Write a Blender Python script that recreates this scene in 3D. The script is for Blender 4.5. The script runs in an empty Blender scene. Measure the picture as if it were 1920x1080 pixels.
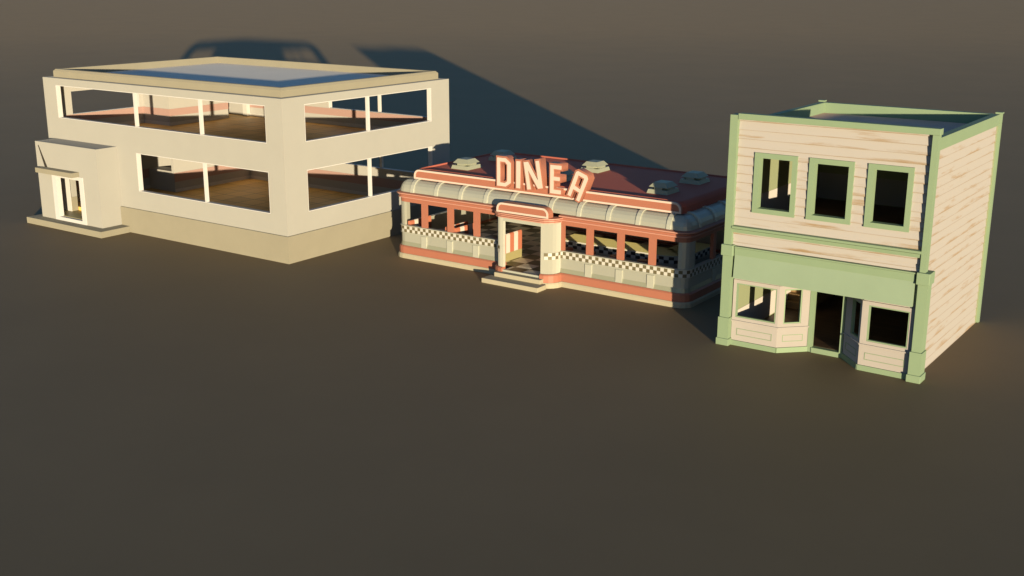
import bpy, bmesh, math, random
from mathutils import Vector, Matrix

random.seed(7)
scene = bpy.context.scene
COL = scene.collection
PI = math.pi

# ------------------------------------------------------------------ settings
SUN_AZ = 137.2      # direction the sunlight travels (deg, ccw from +X)
SUN_EL = 2.92
EXPOSURE = 0.85
SUN_E = 5.0
SKY = 0.15

# ------------------------------------------------------------------ materials
K = (1.0, 1.02, 1.10)   # common scale of the paint albedos below
def kk(c, on=True): return tuple(a * b for a, b in zip(c, K)) if on else tuple(c)
def mat(name, rgb, rough=0.7, metal=0.0, spec=0.3, noise=0.0, nscale=1.5, bump=0.0, bscale=30.0, k=True, droof=0.0):
    rgb = kk(rgb, k)
    m = bpy.data.materials.new(name); m.use_nodes = True
    nt = m.node_tree; N = nt.nodes; L = nt.links
    b = N['Principled BSDF']
    b.inputs['Base Color'].default_value = (*rgb, 1)
    b.inputs['Roughness'].default_value = rough
    b.inputs['Metallic'].default_value = metal
    b.inputs['Diffuse Roughness'].default_value = droof
    b.inputs['Specular IOR Level'].default_value = spec
    tc = N.new('ShaderNodeTexCoord')
    if noise > 0:
        n = N.new('ShaderNodeTexNoise'); n.inputs['Scale'].default_value = nscale
        n.inputs['Detail'].default_value = 5; n.inputs['Roughness'].default_value = 0.6
        L.new(tc.outputs['Object'], n.inputs['Vector'])
        r = N.new('ShaderNodeMapRange')
        r.inputs['From Min'].default_value = 0.3; r.inputs['From Max'].default_value = 0.7
        r.inputs['To Min'].default_value = 1 - noise; r.inputs['To Max'].default_value = 1 + noise
        L.new(n.outputs['Fac'], r.inputs['Value'])
        mx = N.new('ShaderNodeVectorMath'); mx.operation = 'SCALE'
        mx.inputs[0].default_value = rgb
        L.new(r.outputs['Result'], mx.inputs['Scale'])
        L.new(mx.outputs['Vector'], b.inputs['Base Color'])
    if bump > 0:
        n2 = N.new('ShaderNodeTexNoise'); n2.inputs['Scale'].default_value = bscale
        n2.inputs['Detail'].default_value = 4
        L.new(tc.outputs['Object'], n2.inputs['Vector'])
        bp = N.new('ShaderNodeBump'); bp.inputs['Strength'].default_value = bump; bp.inputs['Distance'].default_value = 0.02
        L.new(n2.outputs['Fac'], bp.inputs['Height'])
        L.new(bp.outputs['Normal'], b.inputs['Normal'])
    return m

def siding_mat(name, rgb, stain, sc, seed, board, axis=0):
    """painted clapboard with worn streaks that run along the boards"""
    rgb = kk(rgb); stain = kk(stain)
    m = bpy.data.materials.new(name); m.use_nodes = True
    nt = m.node_tree; N = nt.nodes; L = nt.links
    b = N['Principled BSDF']; b.inputs['Roughness'].default_value = 0.75; b.inputs['Specular IOR Level'].default_value = 0.2
    tc = N.new('ShaderNodeTexCoord')
    mp = N.new('ShaderNodeMapping'); mp.inputs['Scale'].default_value = sc; mp.inputs['Location'].default_value = (seed, seed * 2, seed * 3)
    L.new(tc.outputs['Object'], mp.inputs['Vector'])
    n = N.new('ShaderNodeTexNoise'); n.inputs['Scale'].default_value = 1.0; n.inputs['Detail'].default_value = 6; n.inputs['Roughness'].default_value = 0.62
    L.new(mp.outputs['Vector'], n.inputs['Vector'])
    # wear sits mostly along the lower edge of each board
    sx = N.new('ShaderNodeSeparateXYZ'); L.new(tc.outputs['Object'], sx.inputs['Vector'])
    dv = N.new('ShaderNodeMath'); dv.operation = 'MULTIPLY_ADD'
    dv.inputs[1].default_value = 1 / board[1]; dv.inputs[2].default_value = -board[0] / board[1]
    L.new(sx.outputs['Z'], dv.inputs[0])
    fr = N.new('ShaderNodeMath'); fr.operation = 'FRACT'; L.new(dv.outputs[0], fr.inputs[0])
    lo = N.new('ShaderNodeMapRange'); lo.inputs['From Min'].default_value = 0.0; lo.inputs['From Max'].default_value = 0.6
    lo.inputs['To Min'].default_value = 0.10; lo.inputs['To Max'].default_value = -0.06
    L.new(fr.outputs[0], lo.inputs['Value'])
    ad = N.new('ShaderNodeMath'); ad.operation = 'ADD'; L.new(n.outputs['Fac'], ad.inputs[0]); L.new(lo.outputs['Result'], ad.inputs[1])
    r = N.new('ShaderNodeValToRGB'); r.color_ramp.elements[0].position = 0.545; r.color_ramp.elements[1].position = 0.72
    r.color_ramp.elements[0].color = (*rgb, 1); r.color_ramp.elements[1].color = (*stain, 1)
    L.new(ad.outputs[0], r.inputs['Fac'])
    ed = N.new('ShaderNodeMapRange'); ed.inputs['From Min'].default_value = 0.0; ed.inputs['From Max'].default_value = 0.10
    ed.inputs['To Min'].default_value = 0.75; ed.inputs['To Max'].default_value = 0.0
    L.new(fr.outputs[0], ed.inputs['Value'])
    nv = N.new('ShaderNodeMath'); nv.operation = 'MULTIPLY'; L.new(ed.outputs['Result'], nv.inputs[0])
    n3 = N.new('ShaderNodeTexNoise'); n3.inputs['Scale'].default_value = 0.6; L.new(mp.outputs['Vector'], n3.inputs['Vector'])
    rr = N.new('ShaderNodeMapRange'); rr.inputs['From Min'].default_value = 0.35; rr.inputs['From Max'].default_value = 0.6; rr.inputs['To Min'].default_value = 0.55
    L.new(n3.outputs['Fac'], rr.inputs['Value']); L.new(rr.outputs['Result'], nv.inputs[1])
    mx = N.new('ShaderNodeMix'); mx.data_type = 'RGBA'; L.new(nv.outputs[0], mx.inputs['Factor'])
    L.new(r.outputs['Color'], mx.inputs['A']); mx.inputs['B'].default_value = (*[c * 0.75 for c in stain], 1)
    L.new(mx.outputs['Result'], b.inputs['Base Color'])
    return m

def tile_mat(name, a, grout, size, w=0.03, rough=0.5, noise=0.12):
    a = kk(a); grout = kk(grout)
    m = bpy.data.materials.new(name); m.use_nodes = True
    nt = m.node_tree; N = nt.nodes; L = nt.links
    b = N['Principled BSDF']; b.inputs['Roughness'].default_value = rough; b.inputs['Specular IOR Level'].default_value = 0.3
    tc = N.new('ShaderNodeTexCoord')
    br = N.new('ShaderNodeTexBrick'); br.offset = 0.0; br.squash = 1.0
    br.inputs['Scale'].default_value = 1.0; br.inputs['Brick Width'].default_value = size[0]; br.inputs['Row Height'].default_value = size[1]
    br.inputs['Mortar Size'].default_value = w; br.inputs['Mortar Smooth'].default_value = 0.2
    br.inputs['Color1'].default_value = (*[c * (1 - noise) for c in a], 1); br.inputs['Color2'].default_value = (*[c * (1 + noise) for c in a], 1)
    br.inputs['Mortar'].default_value = (*grout, 1)
    L.new(tc.outputs['Object'], br.inputs['Vector'])
    L.new(br.outputs['Color'], b.inputs['Base Color'])
    return m

def checker_mat(name, a, c, size):
    a = kk(a); c = kk(c)
    m = bpy.data.materials.new(name); m.use_nodes = True
    nt = m.node_tree; N = nt.nodes; L = nt.links
    b = N['Principled BSDF']; b.inputs['Roughness'].default_value = 0.45; b.inputs['Specular IOR Level'].default_value = 0.3
    tc = N.new('ShaderNodeTexCoord')
    mp = N.new('ShaderNodeMapping'); mp.inputs['Location'].default_value = (0.02, 0.08, 0.51)
    L.new(tc.outputs['Object'], mp.inputs['Vector'])
    ck = N.new('ShaderNodeTexChecker'); ck.inputs['Scale'].default_value = 1 / size
    ck.inputs['Color1'].default_value = (*a, 1); ck.inputs['Color2'].default_value = (*c, 1)
    L.new(mp.outputs['Vector'], ck.inputs['Vector']); L.new(ck.outputs['Color'], b.inputs['Base Color'])
    return m

M = {}
M['ground'] = mat('ground_paint', (0.170, 0.120, 0.065), rough=0.75, spec=0.4, k=False, droof=0.17, noise=0.05, nscale=0.12, bump=0.05, bscale=3.0)
M['plaster'] = mat('cream_plaster', (0.299, 0.287, 0.258), rough=0.85, spec=0.1, noise=0.018, nscale=0.8, droof=0.3)
M['white'] = mat('white_paint', (0.53, 0.51, 0.49), rough=0.6, noise=0.02)
M['tan'] = mat('tan_stone', (0.227, 0.205, 0.153), rough=0.85, spec=0.1, noise=0.03, nscale=1.0, droof=0.4)
M['membrane'] = mat('roof_membrane', (0.64, 0.60, 0.57), rough=0.85, noise=0.03, nscale=0.4, k=False, droof=0.17)
M['pink'] = mat('pink_paint', (0.360, 0.226, 0.195), rough=0.7)
M['inner'] = mat('cream_interior', (0.375, 0.358, 0.330), rough=0.85, spec=0.1)
M['trimwhite'] = mat('baseboard_white', (0.5, 0.48, 0.45), rough=0.6)
M['tile'] = tile_mat('brown_floor_tile', (0.78, 0.50, 0.15), (0.24, 0.13, 0.04), (1.3, 1.3), 0.025)
M['dark'] = mat('dark_matt', (0.03, 0.025, 0.02), rough=0.9)
M['ceil'] = mat('ceiling_paint', (0.6, 0.54, 0.44), rough=0.9)
# diner
M['coral'] = mat('coral_enamel', (0.328, 0.122, 0.077), rough=0.5, spec=0.35, noise=0.02, nscale=2)
M['coral_highlight'] = mat('coral_lip_highlight', (0.47, 0.225, 0.165), rough=0.5, spec=0.35)  # lighter coral: the edge highlights of the lips put into the colour
M['rim'] = mat('peach_rim', (0.545, 0.425, 0.355), rough=0.5)
M['steel'] = mat('brushed_steel', (0.375, 0.37, 0.305), rough=0.42, metal=0.25, spec=0.5, noise=0.025, nscale=1.3)
M['steel_light'] = mat('brushed_steel_light', (0.43, 0.425, 0.35), rough=0.42, metal=0.2, spec=0.5)
M['steel_column'] = mat('matt_steel_column', (0.34, 0.33, 0.275), rough=0.9, spec=0.1, droof=1.0)
M['steel_reflect'] = mat('steel_ground_reflection', (0.29, 0.29, 0.21), rough=0.4, metal=0.25, spec=0.5)  # darker steel: reflection of the dark ground painted into the lower band
M['skirt'] = mat('stone_skirt', (0.35, 0.31, 0.22), rough=0.8, spec=0.2, noise=0.03)
M['ckw'] = mat('checker_white', (0.47, 0.45, 0.40), rough=0.45)
M['ckd'] = mat('checker_dark', (0.12, 0.10, 0.055), rough=0.45)
M['ckb'] = mat('checker_black', (0.03, 0.03, 0.03), rough=0.45)
M['roofred'] = mat('roof_red', (0.36, 0.10, 0.068), rough=0.75, spec=0.15, droof=0.35, noise=0.03, nscale=0.8)
M['vent'] = mat('vent_steel', (0.29, 0.295, 0.215), rough=0.55, metal=0.1)
M['ventdark'] = mat('vent_gap', (0.05, 0.05, 0.04), rough=0.8)
M['dfloor'] = checker_mat('diner_floor_checker', (0.78, 0.70, 0.52), (0.13, 0.10, 0.045), 0.82)
M['cushion_red'] = mat('coral_vinyl', (0.42, 0.14, 0.08), rough=0.4)
M['cushion_white'] = mat('white_vinyl', (0.55, 0.5, 0.44), rough=0.4)
M['counter'] = mat('olive_counter_laminate', (0.86, 0.76, 0.32), rough=0.7, spec=0.2, droof=0.8)
M['olive'] = mat('olive_laminate', (0.30, 0.26, 0.12), rough=0.45, spec=0.4)
M['tabletop'] = mat('maroon_laminate', (0.22, 0.085, 0.06), rough=0.35)
M['chrome'] = mat('chrome', (0.5, 0.5, 0.48), rough=0.25, metal=0.9)
M['dinner'] = mat('diner_inner_panel', (0.42, 0.40, 0.34), rough=0.6)
M['dinnerred'] = mat('diner_inner_red', (0.40, 0.15, 0.10), rough=0.6)
# shop
M['green'] = mat('green_paint', (0.193, 0.258, 0.160), rough=0.7, spec=0.2, noise=0.02, nscale=1.2)
M['green_light'] = mat('green_fascia_paint', (0.214, 0.277, 0.192), rough=0.7, spec=0.2, noise=0.03, nscale=0.9)
M['cream'] = mat('peach_cream_paint', (0.345, 0.312, 0.287), rough=0.9, spec=0.1, droof=0.9, noise=0.02)
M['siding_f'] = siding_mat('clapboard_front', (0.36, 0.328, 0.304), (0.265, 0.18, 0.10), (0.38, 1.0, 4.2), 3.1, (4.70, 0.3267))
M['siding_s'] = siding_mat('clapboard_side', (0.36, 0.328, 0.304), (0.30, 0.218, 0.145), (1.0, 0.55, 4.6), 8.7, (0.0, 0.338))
M['wood'] = tile_mat('plank_floor', (0.13, 0.075, 0.045), (0.05, 0.03, 0.02), (3.0, 0.35), 0.012, rough=0.5, noise=0.2)
M['stairwood'] = mat('stair_wood', (0.24, 0.15, 0.07), rough=0.6)
M['inner_green'] = mat('olive_wall_paint', (0.235, 0.255, 0.150), rough=0.8)
M['shoproof'] = mat('shop_roof_felt', (0.50, 0.34, 0.27), rough=0.85, noise=0.1, nscale=0.9, droof=0.25)

# ------------------------------------------------------------------ mesh helpers
class MB:
    def __init__(s): s.v = []; s.f = []; s.m = []
    def add(s, vs, fs, mi=0):
        k = len(s.v); s.v += [tuple(q) for q in vs]
        for f in fs: s.f.append([k + i for i in f]); s.m.append(mi)
        return s
    def box(s, x0, x1, y0, y1, z0, z1, mi=0):
        vs = [(x, y, z) for z in (z0, z1) for y in (y0, y1) for x in (x0, x1)]
        return s.add(vs, [(0, 2, 3, 1), (4, 5, 7, 6), (0, 1, 5, 4), (2, 6, 7, 3), (0, 4, 6, 2), (1, 3, 7, 5)], mi)
    def frustum(s, x0, x1, y0, y1, z0, z1, t, mi=0):
        vs = [(x0, y0, z0), (x1, y0, z0), (x1, y1, z0), (x0, y1, z0), (x0 + t, y0 + t, z1), (x1 - t, y0 + t, z1), (x1 - t, y1 - t, z1), (x0 + t, y1 - t, z1)]
        return s.add(vs, [(3, 2, 1, 0), (4, 5, 6, 7), (0, 1, 5, 4), (1, 2, 6, 5), (2, 3, 7, 6), (3, 0, 4, 7)], mi)
    def prism(s, pts, z0, z1, mi=0):
        n = len(pts)
        vs = [(x, y, z0) for x, y in pts] + [(x, y, z1) for x, y in pts]
        fs = [tuple(range(n))[::-1], tuple(range(n, 2 * n))] + [(i, (i + 1) % n, n + (i + 1) % n, n + i) for i in range(n)]
        return s.add(vs, fs, mi)
    def extrude_xz(s, pts, y0, y1, mi=0):      # polygon in x,z extruded along y
        n = len(pts)
        vs = [(x, y0, z) for x, z in pts] + [(x, y1, z) for x, z in pts]
        fs = [tuple(range(n)), tuple(range(n, 2 * n))[::-1]] + [(i, n + i, n + (i + 1) % n, (i + 1) % n) for i in range(n)]
        return s.add(vs, fs, mi)
    def extrude_yz(s, pts, x0, x1, mi=0):
        n = len(pts)
        vs = [(x0, y, z) for y, z in pts] + [(x1, y, z) for y, z in pts]
        fs = [tuple(range(n)), tuple(range(n, 2 * n))[::-1]] + [(i, n + i, n + (i + 1) % n, (i + 1) % n) for i in range(n)]
        return s.add(vs, fs, mi)
    def build(s, name, mats, parent=None, smooth=False, bevel=0.0):
        me = bpy.data.meshes.new(name); me.from_pydata(s.v, [], s.f)
        if not isinstance(mats, (list, tuple)): mats = [mats]
        for mm in mats: me.materials.append(M[mm])
        for p, mi in zip(me.polygons, s.m): p.material_index = mi; p.use_smooth = smooth
        bm = bmesh.new(); bm.from_mesh(me); bmesh.ops.recalc_face_normals(bm, faces=bm.faces); bm.to_mesh(me); bm.free()
        o = bpy.data.objects.new(name, me); COL.objects.link(o)
        if bevel > 0:
            bv = o.modifiers.new('bevel', 'BEVEL'); bv.width = bevel; bv.segments = 2; bv.limit_method = 'ANGLE'; bv.angle_limit = math.radians(40)
        if parent is not None:
            o.parent = parent
            if parent.parent is None: off = parent.location
            else: off = parent.location + parent.parent.location
            me.transform(Matrix.Translation(-Vector(off)) if not s.local(parent) else Matrix.Identity(4))
        return o
    def local(s, parent): return False

def thing(name, label, cat, loc=(0, 0, 0), group=None):
    o = bpy.data.objects.new(name, None); COL.objects.link(o); o.location = loc
    o.empty_display_size = 0.3
    o['label'] = label; o['category'] = cat
    if group: o['group'] = group
    return o

def panel(axis, at, thick, u0, u1, z0, z1, holes, mb=None, mi=0):
    """solid wall panel with rectangular holes. axis 'x': runs along x, occupies y at..at+thick; axis 'y': runs along y, x at..at+thick"""
    mb = mb or MB()
    us = sorted({u0, u1, *[c for h in holes for c in h[:2] if u0 < c < u1]})
    zs = sorted({z0, z1, *[c for h in holes for c in h[2:] if z0 < c < z1]})
    def solid(i, j):
        if i < 0 or j < 0 or i >= len(us) - 1 or j >= len(zs) - 1: return False
        uc = (us[i] + us[i + 1]) / 2; zc = (zs[j] + zs[j + 1]) / 2
        return not any(h[0] < uc < h[1] and h[2] < zc < h[3] for h in holes)
    idx = {}; vs = []; fs = []
    def V(i, j, d):
        if (i, j, d) not in idx:
            idx[(i, j, d)] = len(vs); c = at + (thick if d else 0)
            vs.append((us[i], c, zs[j]) if axis == 'x' else (c, us[i], zs[j]))
        return idx[(i, j, d)]
    for i in range(len(us) - 1):
        for j in range(len(zs) - 1):
            if not solid(i, j): continue
            for d in (0, 1): fs.append((V(i, j, d), V(i + 1, j, d), V(i + 1, j + 1, d), V(i, j + 1, d)))
            if not solid(i - 1, j): fs.append((V(i, j, 0), V(i, j + 1, 0), V(i, j + 1, 1), V(i, j, 1)))
            if not solid(i + 1, j): fs.append((V(i + 1, j, 0), V(i + 1, j + 1, 0), V(i + 1, j + 1, 1), V(i + 1, j, 1)))
            if not solid(i, j - 1): fs.append((V(i, j, 0), V(i + 1, j, 0), V(i + 1, j, 1), V(i, j, 1)))
            if not solid(i, j + 1): fs.append((V(i, j + 1, 0), V(i + 1, j + 1, 0), V(i + 1, j + 1, 1), V(i, j + 1, 1)))
    return mb.add(vs, fs, mi)

def ring(axis, d0, d1, u0, u1, z0, z1, t, mb=None, mi=0):
    """rectangular frame lining: outer u0..u1, z0..z1, width t, depth d0..d1"""
    return panel(axis, d0, d1 - d0, u0, u1, z0, z1, [(u0 + t, u1 - t, z0 + t, z1 - t)], mb, mi)

def rrect(x0, x1, y0, y1, r, n=5):
    pts = []
    for cx, cy, a0 in ((x1 - r, y0 + r, -90), (x1 - r, y1 - r, 0), (x0 + r, y1 - r, 90), (x0 + r, y0 + r, 180)):
        for k in range(n + 1):
            a = math.radians(a0 + 90 * k / n); pts.append((cx + r * math.cos(a), cy + r * math.sin(a)))
    return pts

def offset_path(path, d, closed):
    out = []; n = len(path)
    for i in range(n):
        p = Vector(path[i])
        a = Vector(path[i - 1]) if (closed or i > 0) else None
        b = Vector(path[(i + 1) % n]) if (closed or i < n - 1) else None
        ns = []
        if a is not None: t = (p - a).normalized(); ns.append(Vector((t.y, -t.x)))
        if b is not None: t = (b - p).normalized(); ns.append(Vector((t.y, -t.x)))
        if len(ns) == 2:
            m = (ns[0] + ns[1]).normalized(); c = max(0.25, m.dot(ns[0])); q = p + m * (d / c)
        else: q = p + ns[0] * d
        out.append((q.x, q.y))
    return out

def sweep(path, prof, closed=False, mb=None, mis=None, cap=True):
    """closed profile [(outset, z)] swept along a ccw plan path; mis = material index per profile edge"""
    mb = mb or MB(); n = len(path); k = len(prof)
    offs = {d: offset_path(path, d, closed) for d in {p[0] for p in prof}}
    vs = [(*offs[d][i], z) for i in range(n) for d, z in prof]
    base = len(mb.v); mb.v += vs
    for i in range(n if closed else n - 1):
        i2 = (i + 1) % n
        for j in range(k):
            j2 = (j + 1) % k
            mb.f.append([base + i * k + j, base + i2 * k + j, base + i2 * k + j2, base + i * k + j2]); mb.m.append(mis[j] if mis else 0)
    if not closed and cap:
        mb.f.append([base + j for j in range(k)]); mb.m.append(0)
        mb.f.append([base + (n - 1) * k + j for j in range(k)][::-1]); mb.m.append(0)
    return mb

def resample(path, step, closed=False):
    """walk along a polyline, points every `step` plus the original corners dropped"""
    pts = [Vector(p) for p in path]
    if closed: pts.append(pts[0])
    L = sum((pts[i + 1] - pts[i]).length for i in range(len(pts) - 1)); n = max(2, int(round(L / step)))
    out = []; tgt = [L * k / n for k in range(n + 1)]; acc = 0; ti = 0
    for i in range(len(pts) - 1):
        d = (pts[i + 1] - pts[i]).length
        while ti <= n and tgt[ti] <= acc + d + 1e-9:
            out.append(tuple(pts[i] + (pts[i + 1] - pts[i]) * ((tgt[ti] - acc) / d if d else 0))); ti += 1
        acc += d
    return out

def checker_band(path, off, z0, z1, rows, step, parent, name, thick=0.03, mats=('ckw', 'ckd')):
    p = offset_path(resample(path, step), off, False); q = offset_path(resample(path, step), off - thick, False)
    n = len(p); mb = MB(); dz = (z1 - z0) / rows
    vs = []
    for i in range(n):
        for r in range(rows + 1): vs.append((*p[i], z0 + dz * r))
    R = rows + 1
    for i in range(n - 1):
        for r in range(rows):
            mb.f.append([i * R + r, (i + 1) * R + r, (i + 1) * R + r + 1, i * R + r + 1]); mb.m.append((i + r) % 2)
    k = len(vs); vs += [(*q[i], z0) for i in range(n)] + [(*q[i], z1) for i in range(n)]
    for i in range(n - 1):
        mb.f.append([i * R, (i + 1) * R, k + i + 1, k + i]); mb.m.append(0)
        mb.f.append([i * R + rows, (i + 1) * R + rows, k + n + i + 1, k + n + i]); mb.m.append(0)
    mb.v = vs
    return mb.build(name, mats, parent)

def siding(axis, at, sgn, u0, u1, zlo, zhi, z0, board, holes, lap=0.035):
    """one connected clapboard sheet, saw-tooth in section, with window holes"""
    us = sorted({u0, u1, *[c for h in holes for c in h[:2] if u0 < c < u1]})
    cuts = {zlo, zhi, *[c for h in holes for c in h[2:] if zlo < c < zhi]}
    k0 = math.floor((zlo - z0) / board); laps = []
    for k in range(k0, k0 + int((zhi - zlo) / board) + 3):
        z = z0 + k * board
        if zlo + 1e-4 < z < zhi - 1e-4: laps.append(z)
    zs = sorted(cuts | set(laps)); rows = []
    def off(z, upper): # outset: thick at the bottom of a board, thin at its top
        t = (z - z0) / board; f = t - math.floor(t + 1e-6)
        if upper: f = f if f > 1e-4 else 0.0
        else: f = f if f > 1e-4 else 1.0
        return lap * (1 - f)
    for z in zs:
        lv = any(abs(z - l) < 1e-6 for l in laps)
        if lv: rows.append((z, off(z, False), 'lap')); rows.append((z, off(z, True), ''))
        else: rows.append((z, off(z, True), ''))
    mb = MB(); idx = {}
    def V(i, j):
        if (i, j) not in idx:
            idx[(i, j)] = len(mb.v); z, o, _ = rows[j]; c = at + sgn * o
            mb.v.append((us[i], c, z) if axis == 'x' else (c, us[i], z))
        return idx[(i, j)]
    for i in range(len(us) - 1):
        for j in range(len(rows) - 1):
            uc = (us[i] + us[i + 1]) / 2; zc = (rows[j][0] + rows[j + 1][0]) / 2
            if any(h[0] < uc < h[1] and h[2] - 1e-4 < zc < h[3] + 1e-4 for h in holes): continue
            mb.f.append([V(i, j), V(i + 1, j), V(i + 1, j + 1), V(i, j + 1)]); mb.m.append(0)
    return mb

# ------------------------------------------------------------------ ground
g = MB().add([(-1500, -600, 0), (1500, -600, 0), (1500, 2600, 0), (-1500, 2600, 0)], [(0, 1, 2, 3)]).build('ground', 'ground')
g['kind'] = 'structure'; g['label'] = 'plain matt dark brown ground under all three buildings'

# ================================================================== cream two storey building
W, D = 18.907, 12.783
T = 0.3
office = thing('office_building', 'cream two storey building with wide open window bands, tan plinth and flat roof', 'building', (-9.4, 6.4, 0))
up = (5.79, 7.62); lo = (2.335, 4.42)
Z0, Z1 = 1.357, 8.0
fr_up = (-17.79, -1.135, *up); fr_lo = (-11.19, -1.125, *lo)
porch_door = (-17.2, -14.0, 0.75, 3.0)
panel('x', 0, T, -W, 0, Z0, Z1, [fr_up, fr_lo, (porch_door[0], porch_door[1], Z0 - 1, 3.0)]).build('wall', 'plaster', office)
rt_up = (1.49, 11.22, *up); rt_lo = (1.49, 11.25, *lo)
panel('y', -T, T, T, D - T, Z0, Z1, [rt_up, rt_lo]).build('wall', 'plaster', office)
bk_up = (-9.0, -1.2, 5.79, 7.55); bk_lo = (-9.6, -1.2, 2.5, 4.42)
panel('x', D - T, T, -W, 0, Z0, Z1, [bk_up, bk_lo]).build('wall', 'plaster', office)
lf_up = (1.5, 6.15, 5.79, 7.1); lf_lo = (1.5, 5.9, 2.45, 4.4)
panel('y', -W, T, T, D - T, Z0, Z1, [lf_up, lf_lo]).build('wall', 'plaster', office)

# plinth: a closed ring with a doorway gap behind the porch
e = 0.09
panel('x', -e, T + e, -W - e, e, 0, Z0 - 0.003, [(porch_door[0], porch_door[1], 0.5, 2)]).build('plinth', 'tan', office)
panel('y', -T, T + e, T, D - T, 0, Z0 - 0.003, []).build('plinth', 'tan', office)
panel('x', D - T, T + e, -W - e, e, 0, Z0 - 0.003, []).build('plinth', 'tan', office)
panel('y', -W - e, T + e, T, D - T, 0, Z0 - 0.003, []).build('plinth', 'tan', office)

# plastered inner faces of the back and left walls
for za, zb_, bh, lh in ((0.753, 4.495, bk_lo, lf_lo), (4.803, 7.715, bk_up, lf_up)):
    panel('x', D - T - 0.013, 0.01, -W + T + 0.02, -T - 0.01, za, zb_, [bh]).build('inner_wall', 'inner', office)
    panel('y', -W + T + 0.003, 0.01, T + 0.01, D - T - 0.02, za, zb_, [lh]).build('inner_wall', 'inner', office)
# white window frames and mullions
def office_window(axis, face, inward, h, mull, t=0.035):
    d0, d1 = sorted((face + inward * 0.012, face + inward * (T - 0.012)))
    fr = ring(axis, d0, d1, h[0] + 0.002, h[1] - 0.002, h[2] + 0.002, h[3] - 0.002, t).build('window_frame', 'white', office)
    for u in mull:
        a, b = sorted((face + inward * 0.06, face + inward * 0.22)); mb = MB()
        if axis == 'x': mb.box(u - 0.07, u + 0.07, a, b, h[2] + 0.04, h[3] - 0.04)
        else: mb.box(a, b, u - 0.07, u + 0.07, h[2] + 0.04, h[3] - 0.04)
        mb.build('mullion', 'white', fr)
office_window('x', 0, 1, fr_up, (-11.05, -5.92))
office_window('x', 0, 1, fr_lo, (-5.88,))
office_window('y', 0, -1, rt_up, (6.16,))
office_window('y', 0, -1, rt_lo, (6.18,))
office_window('x', D, -1, bk_up, (-5.05,), 0.012)
office_window('x', D, -1, bk_lo, (-5.02,), 0.012)
office_window('y', -W, 1, lf_up, (), 0.012)
office_window('y', -W, 1, lf_lo, (), 0.012)

# floors, roof
MB().box(-W + T, -T, T, D - T, 0.55, 0.75).build('floor', 'tile', office)
MB().box(-W + T, -T, T, D - T, 4.60, 4.80).build('floor', 'tile', office)
MB().box(-W + T, -T, T, D - T, 4.50, 4.595).build('ceiling', 'ceil', office)
MB().box(-W + T, -T, T, D - T, 7.72, 7.86).build('ceiling', 'ceil', office)
MB().box(-W + 0.75, -0.75, 0.75, D - 0.75, 7.9, 8.06).build('roof', 'membrane', office)
px0, px1, py0, py1 = -W + 0.42, -0.42, 0.42, D - 0.42
pb = MB(); outer = [(px0, py0), (px1, py0), (px1, py1), (px0, py1)]
sweep(outer, [(0, 8.003), (0, 8.33), (-0.10, 8.44), (-0.34, 8.44), (-0.34, 8.0)], closed=True, mb=pb)
pb.build('parapet', 'tan', office)
# wall top slab closing the rim between wall and parapet
panel('x', 0.3, 0.15, -W + 0.3, -0.3, 7.87, 7.995, []).build('wall_cap', 'plaster', office)
panel('x', D - 0.45, 0.15, -W + 0.3, -0.3, 7.87, 7.995, []).build('wall_cap', 'plaster', office)
panel('y', -0.45, 0.15, 0.45, D - 0.45, 7.87, 7.995, []).build('wall_cap', 'plaster', office)
panel('y', -W + 0.3, 0.15, 0.45, D - 0.45, 7.87, 7.995, []).build('wall_cap', 'plaster', office)

# interior wall bands (dado + baseboard) on back, left and stair core
def dado(axis, at, inward, u0, u1, zf, zb, zt):
    a, b = sorted((at, at + inward * 0.03)); c, d = sorted((at, at + inward * 0.05))
    panel(axis, a, b - a, u0, u1, zb, zt, []).build('dado_band', 'pink', office)
    panel(axis, c, d - c, u0, u1, zf, zf + 0.2, []).build('baseboard', 'trimwhite', office)
IX0, IX1, IY0, IY1 = -W + T + 0.014, -T, T, D - T - 0.014
CX, CY = -16.2, 6.4
dado('x', IY1, -1, CX, IX1, 4.8, 5.37, 5.785)
dado('y', IX0, 1, IY0, CY, 4.8, 5.37, 5.785)
dado('x', IY1, -1, CX, IX1, 0.75, 1.41, 1.94)
dado('y', IX0, 1, IY0, CY, 0.75, 1.43, 1.98)
# stair core: upper floor closet walls
core_up = panel('x', CY, 0.2, IX0, CX, 4.803, 7.715, []); core_up.build('stair_core', 'inner', office)
panel('y', CX - 0.2, 0.2, CY + 0.2, 10.95, 4.803, 7.715, []).build('stair_core', 'inner', office)
dado('x', CY, -1, IX0 + 0.03, CX + 0.03, 4.8, 5.37, 5.785)
dado('y', CX, 1, CY, 10.95, 4.8, 5.37, 5.785)
# lower floor: side wall of the stair and the flight itself
panel('y', CX - 0.2, 0.2, CY, IY1, 0.753, 4.495, []).build('stair_core', 'inner', office)
dado('y', CX, 1, CY, IY1 - 0.06, 0.75, 1.38, 1.93)
st = MB()
prof = [(CY + 0.05, 0.755), (CY + 0.05, 2.0)]
y = CY + 0.95; z = 2.0; prof.append((y, z))
for k in range(8):
    z += 0.29; prof.append((y, z)); y += 0.45; prof.append((y, z))
prof.append((y, 0.755))
fl = MB().extrude_yz(prof, CX - 0.95, CX - 0.22).build('staircase', 'inner', office)
MB().box(IX0 + 0.02, CX - 0.953, CY + 0.05, CY + 0.95, 0.755, 2.0).build('landing', 'inner', fl)
MB().box(CX + 0.0, CX + 0.35, IY1 - 0.32, IY1 - 0.035, 4.81, 5.9).build('pilaster', 'trimwhite', office)

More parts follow.
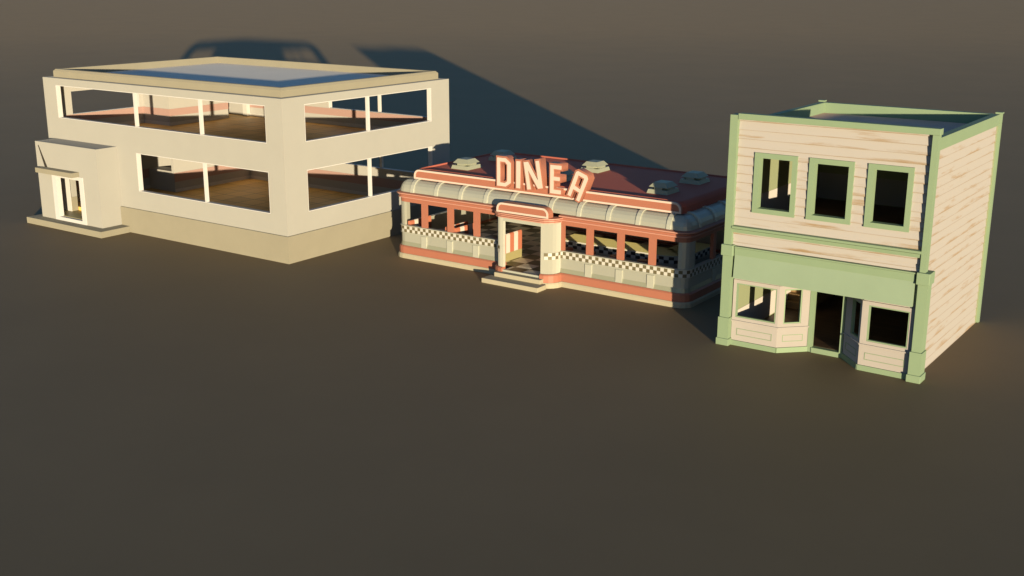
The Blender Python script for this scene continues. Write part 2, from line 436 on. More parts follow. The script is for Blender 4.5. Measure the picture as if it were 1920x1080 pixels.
# porch
PX0, PX1, PY = -18.22, -12.78, -1.33
PZ = 0.34
PT = 0.22
pd = (-16.93, -14.12, PZ, 2.97)
panel('x', PY, PT, PX0, PX1, PZ, 4.62, [(pd[0], pd[1], PZ - 1, pd[3])]).build('porch_wall', 'plaster', office)
panel('y', PX1 - PT, PT, PY + PT, 0, PZ, 4.62, []).build('porch_wall', 'plaster', office)
panel('y', PX0, PT, PY + PT, 0, PZ, 4.62, []).build('porch_wall', 'plaster', office)
MB().box(PX0 + PT, PX1 - PT, PY + PT, 0, 4.45, 4.616).build('porch_roof', 'plaster', office)
MB().box(PX0 + PT, PX1 - PT, PY + PT, 0.3, PZ + 0.02, 0.55).build('porch_floor', 'olive', office)
MB().box(-18.83, -12.08, -1.95, -e - 0.002, 0, PZ - 0.004).build('entrance_slab', 'tan', office)
MB().box(-17.72, -14.42, -1.82, PY - 0.004, 2.98, 3.24).build('canopy', 'tan', office, bevel=0.008)
# flat dark wedge on the porch wall, tapering upward from the canopy
MB().add([(-17.95, PY - 0.004, 4.42), (-17.90, PY - 0.004, 4.42), (-17.28, PY - 0.004, 3.245), (-17.46, PY - 0.004, 3.245),
          (-17.94, PY - 0.03, 4.42), (-17.91, PY - 0.03, 4.42), (-17.28, PY - 0.05, 3.245), (-17.46, PY - 0.05, 3.245)],
         [(0, 1, 2, 3), (4, 5, 6, 7), (0, 1, 5, 4), (1, 2, 6, 5), (2, 3, 7, 6), (3, 0, 4, 7)]).build('dark_wedge', 'dark', office)
fw_ = 0.36
door = panel('x', PY - 0.03, 0.3, pd[0] + 0.003, pd[1] - 0.003, PZ + 0.002, pd[3] - 0.003, [(pd[0] + fw_, pd[1] - fw_, PZ + 0.19, pd[3] - 0.2)]).build('door_frame', 'white', office)
dado('y', PX0 + PT, 1, PY + PT + 0.1, -0.01, 0.55, 1.35, 2.0)
MB().box(-17.97, -17.2, -0.13, -0.094, 0.551, 3.0).build('door_casing', 'white', office)

# ================================================================== diner
diner = thing('diner', 'low retro roadside diner with coral trim, checker band and tilted roof letters', 'diner', (11.32, 8.5, 0))
DX0, DX1, DY0, DY1 = 3.33, 19.31, 4.35, 12.75
def arc(cx, cy, r, a0, a1, n): return [(cx + r * math.cos(math.radians(a0 + (a1 - a0) * k / n)), cy + r * math.sin(math.radians(a0 + (a1 - a0) * k / n))) for k in range(n + 1)]
RC = 0.42
EL, ER, EY = 10.30, 12.38, 3.6
right_entry = arc(ER, EY + 0.6, 0.6, -90, 0, 5) + [(ER + 0.6, DY0)]
left_entry = [(EL - 0.6, DY0)] + arc(EL, EY + 0.6, 0.6, 180, 270, 5)
cor_FR = arc(DX1 - RC, DY0 + RC, RC, -90, 0, 4); cor_BR = arc(DX1 - RC, DY1 - RC, RC, 0, 90, 4)
cor_BL = arc(DX0 + RC, DY1 - RC, RC, 90, 180, 4); cor_FL = arc(DX0 + RC, DY0 + RC, RC, 180, 270, 4)
wall_path = right_entry + cor_FR + cor_BR + cor_BL + cor_FL + left_entry
main_path = [right_entry[-1]] + cor_FR + cor_BR + cor_BL + cor_FL + [left_entry[0]]
full_ring = rrect(DX0, DX1, DY0, DY1, RC, 4)
FZ = 0.5
sweep(wall_path, [(-0.15, 0), (0.20, 0), (0.20, 0.17), (0.16, 0.24), (-0.15, 0.24)]).build('stone_skirt', 'skirt', diner)
sweep(wall_path, [(-0.15, 0.243), (0.13, 0.243), (0.13, 0.56), (0.07, 0.62), (-0.15, 0.62)]).build('kick_band', 'coral', diner)
sweep(main_path, [(-0.15, 0.623), (0.045, 0.623), (0.0, 0.82), (0.0, 1.30), (0.0, 1.61), (-0.15, 1.61)], mis=[0, 1, 0, 0, 0, 0]).build('steel_wall', ['steel', 'steel_reflect'], diner)
for pth in (right_entry, left_entry):
    sweep(pth, [(-0.15, 0.623), (0.0, 0.623), (0.0, 1.61), (-0.15, 1.61)]).build('entry_column_foot', 'steel_column', diner)
checker_band([(ER + 0.18, EY + 0.02)] + right_entry[2:] + cor_FR + cor_BR + cor_BL + cor_FL + left_entry[:-1], 0.03, 1.30, 1.60, 2, 0.172, diner, 'checker_band', thick=0.025)
sweep(main_path, [(-0.17, 1.613), (0.06, 1.613), (0.06, 1.65), (-0.17, 1.65)]).build('window_sill', 'steel_light', diner)
sweep(main_path, [(-0.02, 1.272), (0.055, 1.272), (0.055, 1.297), (-0.02, 1.297)]).build('trim_strip', 'steel_light', diner)
# columns
for nm, pth in (('corner_column', cor_FR + [(DX1, DY0 + 0.75)]), ('corner_column', cor_BR), ('corner_column', cor_BL), ('corner_column', [(DX0, DY0 + 0.75)] + cor_FL)):
    sweep(pth, [(-0.15, 1.653), (0.0, 1.653), (0.0, 3.04), (-0.15, 3.04)]).build(nm, 'steel', diner)
for pth in (right_entry, left_entry):
    sweep(pth, [(-0.15, 1.613), (0.0, 1.613), (0.0, 2.975), (-0.15, 2.975)]).build('entry_column', 'steel_column', diner)
MB().box(EL, ER, EY, EY + 0.15, 2.80, 2.975).build('entry_lintel', 'steel_light', diner)
# mullions and panel strips
MX = [4.99, 6.60, 8.18, 14.47, 16.05, 17.62]
for x in MX:
    MB().box(x - 0.155, x + 0.155, DY0 - 0.005, DY0 + 0.145, 1.653, 2.83).build('window_mullion', 'coral', diner)
    MB().box(x - 0.165, x + 0.165, DY0 - 0.055, DY0 - 0.002, 0.628, 1.21).build('panel_strip', 'steel_light', diner)
MB().box(12.985, 13.13, DY0 - 0.005, DY0 + 0.145, 1.653, 2.83).build('window_mullion', 'coral', diner)
MB().box(9.52, 9.695, DY0 - 0.005, DY0 + 0.145, 1.653, 2.83).build('window_mullion', 'coral', diner)
MYs = [7.0, 10.1]
for y in MYs:
    for x0, x1, px in ((DX1 - 0.145, DX1 + 0.005, DX1 + 0.002), (DX0 - 0.005, DX0 + 0.145, DX0 - 0.055)):
        if x0 > 10 or y > 8: MB().box(x0, x1, y - 0.14, y + 0.14, 1.653, 2.83).build('window_mullion', 'coral', diner)
        MB().box(px, px + 0.053, y - 0.15, y + 0.15, 0.628, 1.21).build('panel_strip', 'steel_light', diner)
# header, back wall, cornice
sweep(main_path, [(-0.15, 2.833), (0.012, 2.833), (0.012, 3.04), (-0.15, 3.04)]).build('window_header', 'coral', diner)
MB().box(DX0 + RC, DX1 - RC, DY1 - 0.14, DY1 - 0.01, 1.653, 2.83).build('back_wall', 'dinner', diner)
cprof = [(-0.15, 3.043), (0.10, 3.043), (0.13, 3.055), (0.13, 3.095), (0.085, 3.11), (0.085, 3.19), (0.20, 3.235), (0.215, 3.25), (0.215, 3.295), (0.05, 3.335), (-0.15, 3.335)]
cm = [0, 1, 1, 1, 0, 0, 1, 1, 0, 0, 0]
sweep(main_path, cprof, mis=cm).build('cornice', ['coral', 'coral_highlight'], diner)
# entry cornice: three lips
eprof = [(-0.2, 2.978), (0.09, 2.978), (0.11, 2.985), (0.11, 3.03), (0.07, 3.045), (0.11, 3.06), (0.13, 3.07), (0.13, 3.11), (0.09, 3.125), (0.13, 3.14), (0.155, 3.15), (0.155, 3.195), (0.0, 3.215), (-0.2, 3.215)]
em = [0, 1, 1, 0, 0, 1, 1, 0, 0, 1, 1, 0, 0, 0]
epath = [(EL - 0.6, DY0 - 0.1)] + left_entry[1:] + right_entry[:-1] + [(ER + 0.6, DY0 - 0.1)]
sweep(epath, eprof, mis=em).build('entry_cornice', ['coral', 'coral_highlight'], diner)
MB().prism(offset_path(epath, -0.1, False), 3.0, 3.205).build('entry_roof', 'coral', diner)
# barrel eave with ribs
def barrel(bulge, dz=0.0, n=5):
    pr = [(-0.62, 3.34)]
    for k in range(n + 1):
        t = math.radians(90 * k / n); pr.append((0.03 + bulge - 0.50 * (1 - math.cos(t)), 3.34 + (0.57 + bulge) * math.sin(t)))
    pr.append((-0.62, 3.34 + 0.57 + bulge)); return pr
sweep(full_ring, barrel(0.0), closed=True).build('barrel_eave', 'steel', diner)
RX = [4.30, 5.78, 7.27, 8.76, 10.25, 12.40, 13.92, 15.43, 16.91, 18.40]
for x in RX:
    sweep([(x - 0.1, DY0), (x + 0.1, DY0)], barrel(0.05)).build('eave_rib', 'steel_light', diner)
for y in (5.4, 6.9, 8.4, 9.9, 11.4):
    sweep([(DX1, y - 0.1), (DX1, y + 0.1)], barrel(0.05)).build('eave_rib', 'steel_light', diner)
    sweep([(DX0, y + 0.1), (DX0, y - 0.1)], barrel(0.05)).build('eave_rib', 'steel_light', diner)
# roof
rp = rrect(3.92, 18.74, 4.93, 12.2, 0.35, 5)
rb = MB()
lv = [(0, 3.9), (0, 4.20), (-0.05, 4.32), (-0.13, 4.40), (-0.22, 4.43), (-0.27, 4.425), (-0.29, 4.36)]
rings = [[(*q, z) for q in offset_path(rp, d, True)] for d, z in lv]
n = len(rp)
for r in rings: rb.v += r
for i in range(len(lv) - 1):
    for j in range(n):
        rb.f.append([i * n + j, i * n + (j + 1) % n, (i + 1) * n + (j + 1) % n, (i + 1) * n + j]); rb.m.append(0)
rb.f.append([(len(lv) - 1) * n + j for j in range(n)]); rb.m.append(0)
rb.f.append(list(range(n))[::-1]); rb.m.append(0)
rb.build('roof', 'roofred', diner)
# roof sign board with rounded ends and a peach rim
def rounded_board(x0, x1, z0, z1, r, n=6):
    return [(x0, z0), (x1, z0)] + [(x1 - r + r * math.cos(math.radians(a)), z1 - r + r * math.sin(math.radians(a))) for a in [90 * k / n for k in range(n + 1)]] + \
           [(x0 + r + r * math.cos(math.radians(a)), z1 - r + r * math.sin(math.radians(a))) for a in [90 + 90 * k / n for k in range(n + 1)]]
def inset_poly(pts, d):
    return offset_path(pts, -d, True)
def rim(pts, w, y0, y1, name, parent):
    a = pts; b = inset_poly(pts, w); n = len(a); mb = MB()
    mb.v = [(x, y0, z) for x, z in a] + [(x, y0, z) for x, z in b] + [(x, y1, z) for x, z in a] + [(x, y1, z) for x, z in b]
    for i in range(n):
        j = (i + 1) % n
        mb.f += [[i, j, n + j, n + i], [2 * n + i, 3 * n + i, 3 * n + j, 2 * n + j], [i, 2 * n + i, 2 * n + j, j], [n + i, n + j, 3 * n + j, 3 * n + i]]; mb.m += [0] * 4
    return mb.build(name, 'rim', parent)
fb = rounded_board(4.05, 18.72, 3.95, 4.42, 0.33)
fo = MB().extrude_xz(fb, 4.80, 4.92).build('sign_board', 'coral', diner)
rim(fb, 0.085, 4.765, 4.797, 'sign_rim', fo)
eb = rounded_board(9.97, 12.80, 3.219, 3.67, 0.30)
eo = MB().extrude_xz(eb, 3.56, 3.95).build('entry_sign', 'coral', diner)
rim(eb, 0.09, 3.525, 3.557, 'sign_rim', eo)

# letters
def letter_mesh(polys, expand, y0, y1):
    cu = bpy.data.curves.new('letter_outline', 'CURVE'); cu.dimensions = '2D'; cu.fill_mode = 'BOTH'
    cu.extrude = abs(y1 - y0) / 2; cu.offset = 0
    for pts in polys:
        sp = cu.splines.new('POLY'); sp.points.add(len(pts) - 1); sp.use_cyclic_u = True
        for p, q in zip(sp.points, pts): p.co = (q[0], q[1], 0, 1)
    t = bpy.data.objects.new('letter_tmp', cu); COL.objects.link(t)
    dg = bpy.context.evaluated_depsgraph_get()
    me = bpy.data.meshes.new_from_object(t.evaluated_get(dg)); bpy.data.objects.remove(t); bpy.data.curves.remove(cu)
    me.transform(Matrix.Translation((0, (y0 + y1) / 2, 0)) @ Matrix.Rotation(PI / 2, 4, 'X'))
    return me
def grow(pts, d):   # outward offset for ccw polygons, inward for cw holes
    return offset_path(pts, d, True)
LET = {
 'D': [[(0, 0), (0.52, 0), (0.80, 0.20), (0.80, 1.14), (0.52, 1.36), (0, 1.36)], [(0.20, 0.20), (0.20, 1.15), (0.46, 1.15), (0.58, 1.04), (0.58, 0.29), (0.46, 0.20)]],
 'I': [[(0, 0), (0.25, 0), (0.25, 1.29), (0, 1.29)]],
 'N': [[(0, 0), (0.22, 0), (0.22, 0.83), (0.60, 0), (0.88, 0), (0.88, 1.30), (0.66, 1.30), (0.66, 0.46), (0.28, 1.30), (0, 1.30)]],
 'E': [[(0, 0), (0.60, 0), (0.60, 0.21), (0.21, 0.21), (0.21, 0.60), (0.54, 0.60), (0.54, 0.80), (0.21, 0.80), (0.21, 1.12), (0.62, 1.12), (0.62, 1.33), (0, 1.33)]],
 'R': [[(0, 0), (0.21, 0), (0.21, 0.38), (0.50, 0.38), (0.50, 0), (0.71, 0), (0.71, 1.16), (0.60, 1.29), (0.10, 1.29), (0, 1.19)], [(0.21, 0.58), (0.21, 1.08), (0.50, 1.08), (0.50, 0.58)]],
}
def letter(ch, x, z, deg, shear, tag):
    for kind in (0, 1):
        polys = []
        for k, pts in enumerate(LET[ch]):
            polys.append(grow(pts, 0.06) if kind == 0 else grow(pts, -0.018))
        me = letter_mesh(polys, 0, 4.64 if kind == 0 else 4.60, 5.06 if kind == 0 else 4.637)
        Sh = Matrix.Identity(4); Sh[2][0] = shear
        me.transform(Matrix.Translation((x, 0, z)) @ Matrix.Rotation(math.radians(deg), 4, 'Y') @ Sh)
        me.materials.append(M['coral'] if kind == 0 else M['rim'])
        o = bpy.data.objects.new('sign_letter' if kind == 0 else 'letter_face', me); COL.objects.link(o)
        me.transform(Matrix.Translation(-Vector(diner.location)))
        if kind == 0:
            o.parent = diner; o['label'] = tag; base = o
        else: o.parent = base
letter('D', 9.21, 4.17, 0, 0.0, 'upright coral letter D with peach face')
letter('I', 10.30, 4.17, 0, 0.0, 'upright coral letter I with peach face')
letter('N', 10.93, 4.16, -10, 0.0, 'coral letter N leaning left')
letter('E', 12.17, 4.14, 0, 0.0, 'upright coral letter E with peach face')
letter('R', 13.10, 4.18, 22, 0.0, 'last coral letter tipping over to the right')

# roof vents
for vx in (5.72, 11.32, 16.75):
    for vy in (6.85, 9.95):
        v = MB(); v.frustum(vx - 0.52, vx + 0.52, vy - 0.58, vy + 0.58, 4.362, 4.54, 0.05)
        o = v.build('roof_vent', 'vent', diner)
        MB().prism([(vx - .2, vy - .49), (vx + .2, vy - .49), (vx + .2, vy - .24), (vx + .45, vy - .24), (vx + .45, vy + .24), (vx + .2, vy + .24), (vx + .2, vy + .49), (vx - .2, vy + .49), (vx - .2, vy + .24), (vx - .45, vy + .24), (vx - .45, vy - .24), (vx - .2, vy - .24)], 4.543, 4.64).build('vent_neck', 'vent', o)
        MB().frustum(vx - 0.46, vx + 0.46, vy - 0.5, vy + 0.5, 4.643, 4.84, 0.17).build('vent_cap', 'vent', o)
# floor, ceiling, steps
MB().prism(rrect(DX0 + 0.16, DX1 - 0.16, DY0 + 0.16, DY1 - 0.16, 0.3, 4), 0.3, FZ).build('floor', 'dfloor', diner)
MB().box(EL + 0.01, ER - 0.01, EY + 0.06, DY0 + 0.155, 0.3, FZ - 0.004).build('entry_floor', 'dfloor', diner)
MB().box(EL - 0.2, ER + 0.16, EY - 0.04, EY + 0.055, 0.425, FZ + 0.015).build('door_sill', 'steel_light', diner)
MB().prism(rrect(DX0 + 0.16, DX1 - 0.16, DY0 + 0.16, DY1 - 0.16, 0.3, 4), 3.05, 3.15).build('ceiling', 'dinnerred', diner)
MB().box(9.74, 12.84, 2.67, 3.395, 0, 0.215).build('entry_step', 'skirt', diner, bevel=0.012)
MB().box(10.05, 12.60, 3.24, 3.59, 0.219, 0.42).build('entry_step', 'skirt', diner, bevel=0.012)
# inner lining of the lower walls so the room reads dark
# ---- furniture, every piece a thing
def bench(loc, facing, label):
    """booth bench: striped vinyl back on an olive base; its back runs along y. facing +1 sits toward +x"""
    t = thing('booth_bench', label, 'booth bench', loc, 'striped booth benches in the diner'); x, y, z = loc
    f = facing
    xb = sorted((x, x + f * 0.16)); xs = sorted((x + f * 0.163, x + f * 0.62))
    MB().box(min(x, x + f * 0.6), max(x, x + f * 0.6), y, y + 1.65, z, z + 0.40).build('bench_base', 'olive', t)
    nst = 5; w = 1.65 / nst
    back = MB(); seat = MB()
    def strips(mb, prof):
        k = len(prof)
        for i in range(nst + 1): mb.v += [(px, y + i * w, pz) for px, pz in prof]
        for i in range(nst):
            for j in range(k):
                mb.f.append([i * k + j, i * k + (j + 1) % k, (i + 1) * k + (j + 1) % k, (i + 1) * k + j]); mb.m.append(i % 2)
        mb.f.append(list(range(k))); mb.m.append(0); mb.f.append([nst * k + j for j in range(k)][::-1]); mb.m.append(0)
    a, b = xb
    strips(back, [(a, z + 0.403), (b, z + 0.403), (b, z + 1.27), (b - 0.04, z + 1.33), (a + 0.04, z + 1.33), (a, z + 1.27)])
    back.build('bench_back', ['cushion_red', 'cushion_white'], t)
    a, b = xs
    strips(seat, [(a, z + 0.403), (b, z + 0.403), (b, z + 0.50), (b - 0.03, z + 0.53), (a + 0.03, z + 0.53), (a, z + 0.50)])
    seat.build('bench_seat', ['cushion_red', 'cushion_white'], t)
    return t
bench((3.78, 4.56, FZ), 1, 'striped booth bench against the left end wall of the diner')
bench((6.30, 4.56, FZ), -1, 'striped booth bench in the middle facing the left end wall')
bench((6.66, 4.56, FZ), 1, 'striped booth bench in the middle facing the diner entrance')
bench((9.55, 4.56, FZ), -1, 'striped booth bench standing just inside the diner door')
def table(x, label):
    t = thing('booth_table', label, 'table', (x, 5.4, FZ), 'tables between the booth benches')
    MB().box(x - 0.42, x + 0.42, 4.56, 6.15, FZ + 0.72, FZ + 0.77).build('table_top', 'tabletop', t, bevel=0.012)
    MB().prism(arc(x, 5.4, 0.05, 0, 330, 11), FZ + 0.03, FZ + 0.718).build('pedestal', 'chrome', t)
    MB().prism(arc(x, 5.4, 0.26, 0, 330, 11), FZ, FZ + 0.028).build('table_foot', 'chrome', t)
table(5.05, 'maroon booth table between the two leftmost booth benches')
table(8.10, 'maroon booth table between the middle booth and the door booth')
# serving counter, L shaped with a rounded corner
ctr = thing('serving_counter', 'long diner counter with olive top, white edge and checker front', 'counter', (15, 7.1, FZ))
cp = [(11.55, 6.45), (17.0, 6.45)] + arc(17.0, 7.45, 1.0, -90, 0, 6)[1:] + [(18.0, 9.6)]
sweep(cp, [(-0.9, FZ), (-0.06, FZ), (-0.06, 1.54), (-0.9, 1.54)]).build('counter_front', 'steel', ctr)
checker_band(cp, -0.03, 1.22, 1.52, 2, 0.24, ctr, 'checker_strip', mats=('ckw', 'ckb'), thick=0.02)
sweep(cp, [(-1.35, 1.543), (0.06, 1.543), (0.075, 1.60), (-1.35, 1.60)], mis=[0, 1, 0, 0]).build('counter_top', ['counter', 'ckw'], ctr)
def stool(x, label):
    t = thing('bar_stool', label, 'bar stool', (x, 6.0, FZ), 'red stools along the counter')
    MB().prism(arc(x, 6.0, 0.24, 0, 345, 23), FZ + 0.74, FZ + 0.85).build('stool_seat', 'cushion_red', t, bevel=0.03)
    MB().prism(arc(x, 6.0, 0.045, 0, 330, 11), FZ + 0.03, FZ + 0.738).build('stool_post', 'chrome', t)
    MB().prism(arc(x, 6.0, 0.2, 0, 345, 23), FZ, FZ + 0.028).build('stool_foot', 'chrome', t)
stool(12.35, 'red stool at the counter nearest the diner door')
stool(13.55, 'red stool at the counter second from the diner door')
stool(14.85, 'red stool at the counter third from the diner door')
stool(16.30, 'red stool at the counter farthest from the diner door')

# ================================================================== green and cream shop
shop = thing('shop_building', 'cream clapboard shop with green trim, three upper windows and bay shopfront', 'shop', (26.4, 5, 0))
SX0, SX1, SY0, SY1 = 22.75, 29.99, 0.95, 9.55
ST = 0.22
WZ = (5.28, 7.52)
WX = [(23.60, 25.24), (25.69, 27.32), (27.82, 29.39)]
def inn(w): return (w[0] + 0.17, w[1] - 0.15, WZ[0] + 0.15, WZ[1] - 0.16)
holes = [inn(w) for w in WX]
panel('x', SY0, ST, SX0, SX1, 2.76, 8.5, holes).build('front_wall', 'inner_green', shop)
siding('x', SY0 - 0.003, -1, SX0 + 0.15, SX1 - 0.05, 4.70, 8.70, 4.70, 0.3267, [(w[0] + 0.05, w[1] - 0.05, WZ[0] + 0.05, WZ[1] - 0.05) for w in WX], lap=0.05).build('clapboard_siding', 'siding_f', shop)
panel('y', SX1 - ST - 0.04, ST, SY0 + ST, SY1 - ST, 0, 8.46, []).build('side_wall', 'inner_green', shop)
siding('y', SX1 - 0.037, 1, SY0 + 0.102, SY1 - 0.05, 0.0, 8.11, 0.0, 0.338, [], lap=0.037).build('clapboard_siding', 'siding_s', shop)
panel('y', SX0, ST, SY0 + ST, SY1 - ST, 0, 8.46, []).build('side_wall', 'inner_green', shop)
panel('x', SY1 - ST, ST, SX0, SX1, 0, 8.46, []).build('back_wall', 'inner_green', shop)
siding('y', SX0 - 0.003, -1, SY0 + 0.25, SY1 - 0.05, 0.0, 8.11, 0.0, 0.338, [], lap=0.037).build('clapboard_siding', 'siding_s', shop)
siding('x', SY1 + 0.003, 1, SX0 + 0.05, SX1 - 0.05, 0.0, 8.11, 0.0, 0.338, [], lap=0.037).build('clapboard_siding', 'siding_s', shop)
# interior lower dado, cream
for (ax, at, inw, u0, u1) in (('y', SX0 + ST, 1, SY0 + ST, SY1 - ST), ('x', SY1 - ST, -1, SX0 + ST, SX1 - ST - 0.04)):
    a, b = sorted((at, at + inw * 0.02))
    panel(ax, a, b - a, u0, u1, 4.45, 5.55, []).build('wainscot', 'cream', shop)
    panel(ax, a, b - a, u0, u1, 0.25, 1.25, []).build('wainscot', 'cream', shop)
MB().box(SX0 + ST, SX1 - ST - 0.04, SY0 + ST, SY1 - ST, 4.25, 4.42).build('floor', 'wood', shop)
MB().box(SX0 + ST, SX1 - ST - 0.04, SY0 + ST, SY1 - ST, 4.10, 4.245).build('ceiling', 'ceil', shop)
MB().prism([(SX0 + ST, SY1 - ST), (SX0 + ST, 1.2), (24.8, 1.2), (25.8, 2.05), (27.0, 2.05), (28.1, 1.2), (SX1 - ST - 0.04, 1.2), (SX1 - ST - 0.04, SY1 - ST)][::-1], 0.05, 0.2).build('floor', 'wood', shop)
MB().box(SX0 + ST, SX1 - ST - 0.04, SY0 + ST, SY1 - ST, 7.95, 8.10).build('roof', 'shoproof', shop)
# upper windows
for w in WX:
    i = inn(w)
    panel('x', SY0 - 0.10, ST + 0.09, w[0], w[1], WZ[0], WZ[1], [(i[0] + 0.035, i[1] - 0.035, i[2] + 0.03, i[3] - 0.03)]).build('window_frame', 'green', shop)
# roof edge: front coping, side and back trims, posts
MB().box(22.92, 30.17, SY0 - 0.22, SY0 + 0.10, 8.69, 8.905).build('front_coping', 'green', shop, bevel=0.01)
MB().box(SX0 + 0.1, SX1 - 0.1, SY0 + 0.005, SY0 + ST, 8.503, 8.688).build('front_parapet', 'green', shop)
sd = 0.36
MB().box(SX1 - ST - 0.03, SX1 + 0.035, SY0 + ST + 0.003, SY1 - 0.08, 8.10, 8.53).build('roof_trim', 'green', shop)
MB().box(SX0 - 0.035, SX0 + ST + 0.01, SY0 + ST + 0.003, SY1 - 0.08, 8.10, 8.53).build('roof_trim', 'green', shop)
MB().box(SX0 + ST + 0.013, SX1 - ST - 0.033, SY1 - ST - 0.02, SY1 + 0.05, 8.10, 8.53).build('roof_trim', 'green', shop)
MB().box(SX0 + ST + 0.003, SX0 + ST + 0.02, SY0 + ST, SY1 - ST - 0.023, 8.11, 8.50).build('parapet_lining', 'green', shop)
MB().box(SX0 + ST + 0.023, SX1 - ST - 0.05, SY1 - ST - 0.018, SY1 - ST - 0.002, 8.11, 8.50).build('parapet_lining', 'green', shop)
MB().box(29.92, 30.12, SY0 - 0.20, SY0 + 0.10, 3.97, 8.685).build('corner_post', 'green', shop)
MB().box(22.60, 22.90, SY0 - 0.20, SY0 + 0.30, 3.97, 8.84).build('corner_post', 'green', shop)
for x0, x1 in ((SX1 - 0.12, SX1 + 0.09), (SX0 - 0.09, SX0 + 0.12)):
    MB().box(x0, x1, SY1 - 0.05, SY1 + 0.15, 0, 8.54).build('corner_post', 'green', shop)
    MB().box(x0 - 0.03, x1 + 0.03, SY1 - 0.08, SY1 + 0.18, 8.543, 8.60).build('post_cap', 'green', shop)
# belt course, plank panel, sign fascia
MB().extrude_yz([(SY0 - 0.02, 4.45), (SY0 - 0.14, 4.45), (SY0 - 0.16, 4.58), (SY0 - 0.24, 4.62), (SY0 - 0.24, 4.70), (SY0 - 0.02, 4.72)], 22.905, 29.915).build('belt_course', 'green', shop)
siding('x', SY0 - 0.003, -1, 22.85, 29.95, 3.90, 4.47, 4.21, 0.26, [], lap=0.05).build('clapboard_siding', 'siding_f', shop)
sgn = MB().extrude_yz([(SY0 - 0.004, 3.60), (SY0 - 0.17, 3.60), (SY0 - 0.17, 3.86), (SY0 - 0.21, 3.88), (SY0 - 0.21, 3.93), (SY0 - 0.004, 3.93)], 23.05, 29.78).build('sign_moulding', 'green', shop)
MB().extrude_yz([(SY0 - 0.004, 2.70), (SY0 - 0.22, 2.70), (SY0 - 0.15, 3.597), (SY0 - 0.004, 3.597)], 23.05, 29.78).build('sign_fascia', 'green_light', shop)
# pilasters
for x0, x1 in ((22.56, 22.98), (29.88, 30.28)):
    y0 = SY0 - 0.24
    o = MB().box(x0 + 0.03, x1 - 0.03, y0 + 0.03, y0 + 0.5, 1.103, 3.537).build('pilaster', 'green', shop)
    MB().box(x0 - 0.03, x1 + 0.03, y0 - 0.04, y0 + 0.56, 3.54, 3.965).build('pilaster_cap', 'green', o, bevel=0.02)
    MB().box(x0 - 0.01, x1 + 0.01, y0 - 0.02, y0 + 0.53, 0.273, 1.10).build('pilaster_plinth', 'green', o)
    MB().box(x0 - 0.05, x1 + 0.05, y0 - 0.06, y0 + 0.58, 0, 0.27).build('pilaster_base', 'green', o, bevel=0.015)

# bay shopfront: segment-wise panels built along local u, outward normal n
def bay_segment(p, q, wl, wr):
    """cream stall riser + window between plan points p and q; wl, wr = margins of the window"""
    P = Vector((*p, 0)); Q = Vector((*q, 0)); d = (Q - P); L = d.length; d.normalize(); nrm = Vector((d.y, -d.x, 0))
    def place(o):
        Mx = Matrix((( d.x, -nrm.x, 0, P.x), (d.y, -nrm.y, 0, P.y), (0, 0, 1, 0), (0, 0, 0, 1)))
        return Mx
    def put(mb, name, m, parent, bevel=0):
        Mx = place(None); mb.v = [tuple(Mx @ Vector(v)) for v in mb.v]
        return mb.build(name, m, parent, bevel=bevel)
    t = 0.14
    base = put(MB().box(0, L, -0.05, t, 0, 0.198), 'stall_base', 'green', shop)
    ris = put(panel('x', 0, t, 0, L, 0.2, 0.955, []), 'stall_riser', 'cream', shop)
    a, b = 0.22, L - 0.20
    # raised panel mould: thin green frame on the riser
    put(ring('x', -0.012, -0.002, a, b, 0.42, 0.69, 0.022), 'panel_mould', 'green', ris)
    put(MB().box(-0.01, L + 0.01, -0.045, t, 0.958, 1.0), 'shop_sill', 'cream', shop)
    fr = put(panel('x', 0, t, 0, L, 1.003, 2.60, [(wl, L - wr, 1.12, 2.47)]), 'shop_window', 'cream', shop)
    put(ring('x', 0.012, t - 0.012, wl + 0.002, L - wr - 0.002, 1.122, 2.468, 0.045), 'window_frame', 'green', fr)
    return fr
bay_segment((23.0, 0.96), (24.84, 0.99), 0.12, 0.10)
bay_segment((24.84, 0.99), (25.72, 1.86), 0.22, 0.32)
bay_segment((27.09, 1.88), (28.0, 0.93), 0.50, 0.13)
bay_segment((28.0, 0.93), (29.86, 0.90), 0.23, 0.16)
MB().prism([(23.0, 1.12), (24.78, 1.15), (25.8, 2.1), (27.0, 2.1), (28.05, 1.1), (29.86, 1.08), (29.86, 0.97), (28.02, 1.0), (27.08, 1.92), (25.72, 1.92), (24.82, 1.03), (23.0, 1.0)], 2.603, 2.758).build('bay_head', 'cream', shop)
# door opening
MB().box(25.725, 25.90, 1.84, 2.02, 0, 2.60).build('door_post', 'green', shop)
MB().box(26.97, 27.085, 1.84, 2.02, 0, 2.60).build('door_post', 'green', shop)
MB().box(25.903, 26.967, 1.80, 2.05, 0, 0.195).build('door_sill', 'green', shop)
MB().box(25.903, 26.967, 1.86, 2.0, 2.45, 2.60).build('door_head', 'green', shop)
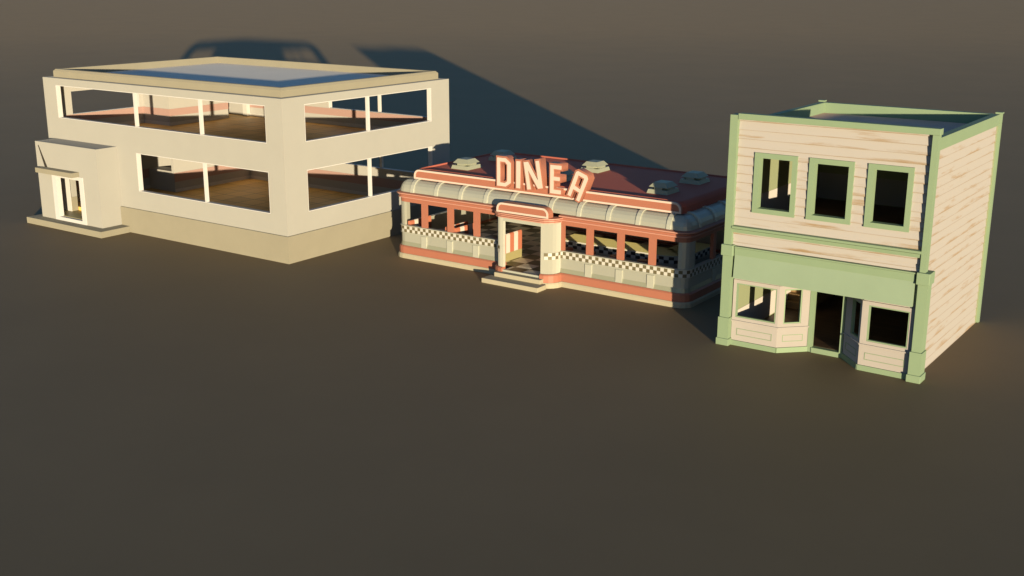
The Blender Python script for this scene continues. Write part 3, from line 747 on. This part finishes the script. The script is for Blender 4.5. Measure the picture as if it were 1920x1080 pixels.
# stair inside on the left wall at the back
stp = [(6.3, 0.205)]
yy, zz = 6.3, 0.205
for k in range(10):
    zz += 0.28; stp.append((yy, zz)); yy += 0.29; stp.append((yy, zz))
stp.append((yy, 0.205))
MB().extrude_yz(stp, SX0 + ST + 0.023, SX0 + ST + 1.05).build('staircase', 'stairwood', shop)

# ------------------------------------------------------------------ light, world, camera
d = Vector((math.cos(math.radians(SUN_AZ)) * math.cos(math.radians(SUN_EL)), math.sin(math.radians(SUN_AZ)) * math.cos(math.radians(SUN_EL)), -math.sin(math.radians(SUN_EL))))
sl = bpy.data.lights.new('sun', 'SUN'); sl.energy = SUN_E; sl.angle = math.radians(0.53); sl.color = (1.0, 0.83, 0.52)
so = bpy.data.objects.new('sun', sl); COL.objects.link(so); so.rotation_euler = d.to_track_quat('-Z', 'Y').to_euler(); so.location = (40, -40, 20)

w = bpy.data.worlds.new('World'); scene.world = w; w.use_nodes = True
nt = w.node_tree; bg = nt.nodes['Background']
sky = nt.nodes.new('ShaderNodeTexSky'); sky.sky_type = 'NISHITA'; sky.sun_disc = False
sky.sun_elevation = math.radians(SUN_EL)
# the sun stands opposite to the light's travel direction
sky.sun_rotation = math.radians(90 - (SUN_AZ + 180))
sky.air_density = 1.0; sky.dust_density = 0.3; sky.ozone_density = 3.0
nt.links.new(sky.outputs['Color'], bg.inputs['Color']); bg.inputs['Strength'].default_value = SKY

cam = bpy.data.cameras.new('camera'); co = bpy.data.objects.new('camera', cam); COL.objects.link(co)
cam.sensor_fit = 'HORIZONTAL'; cam.sensor_width = 36.0; cam.lens = 2189.86 / 1920 * 36.0; cam.clip_start = 0.5; cam.clip_end = 6000
r = Vector((0.817572, 0.575819, 0.002819)); u = Vector((-0.155179, 0.21561, 0.964071)); f = Vector((-0.554522, 0.788635, -0.265631))
co.matrix_world = Matrix(((r.x, u.x, -f.x, 40.8063), (r.y, u.y, -f.y, -39.0658), (r.z, u.z, -f.z, 14.0653), (0, 0, 0, 1)))
scene.camera = co

vs = scene.view_settings
scene.display_settings.display_device = 'sRGB'
vs.view_transform = 'Standard'; vs.look = 'None'; vs.exposure = EXPOSURE; vs.gamma = 1.0; vs.use_curve_mapping = False
scene.cycles.max_bounces = 8; scene.cycles.diffuse_bounces = 5
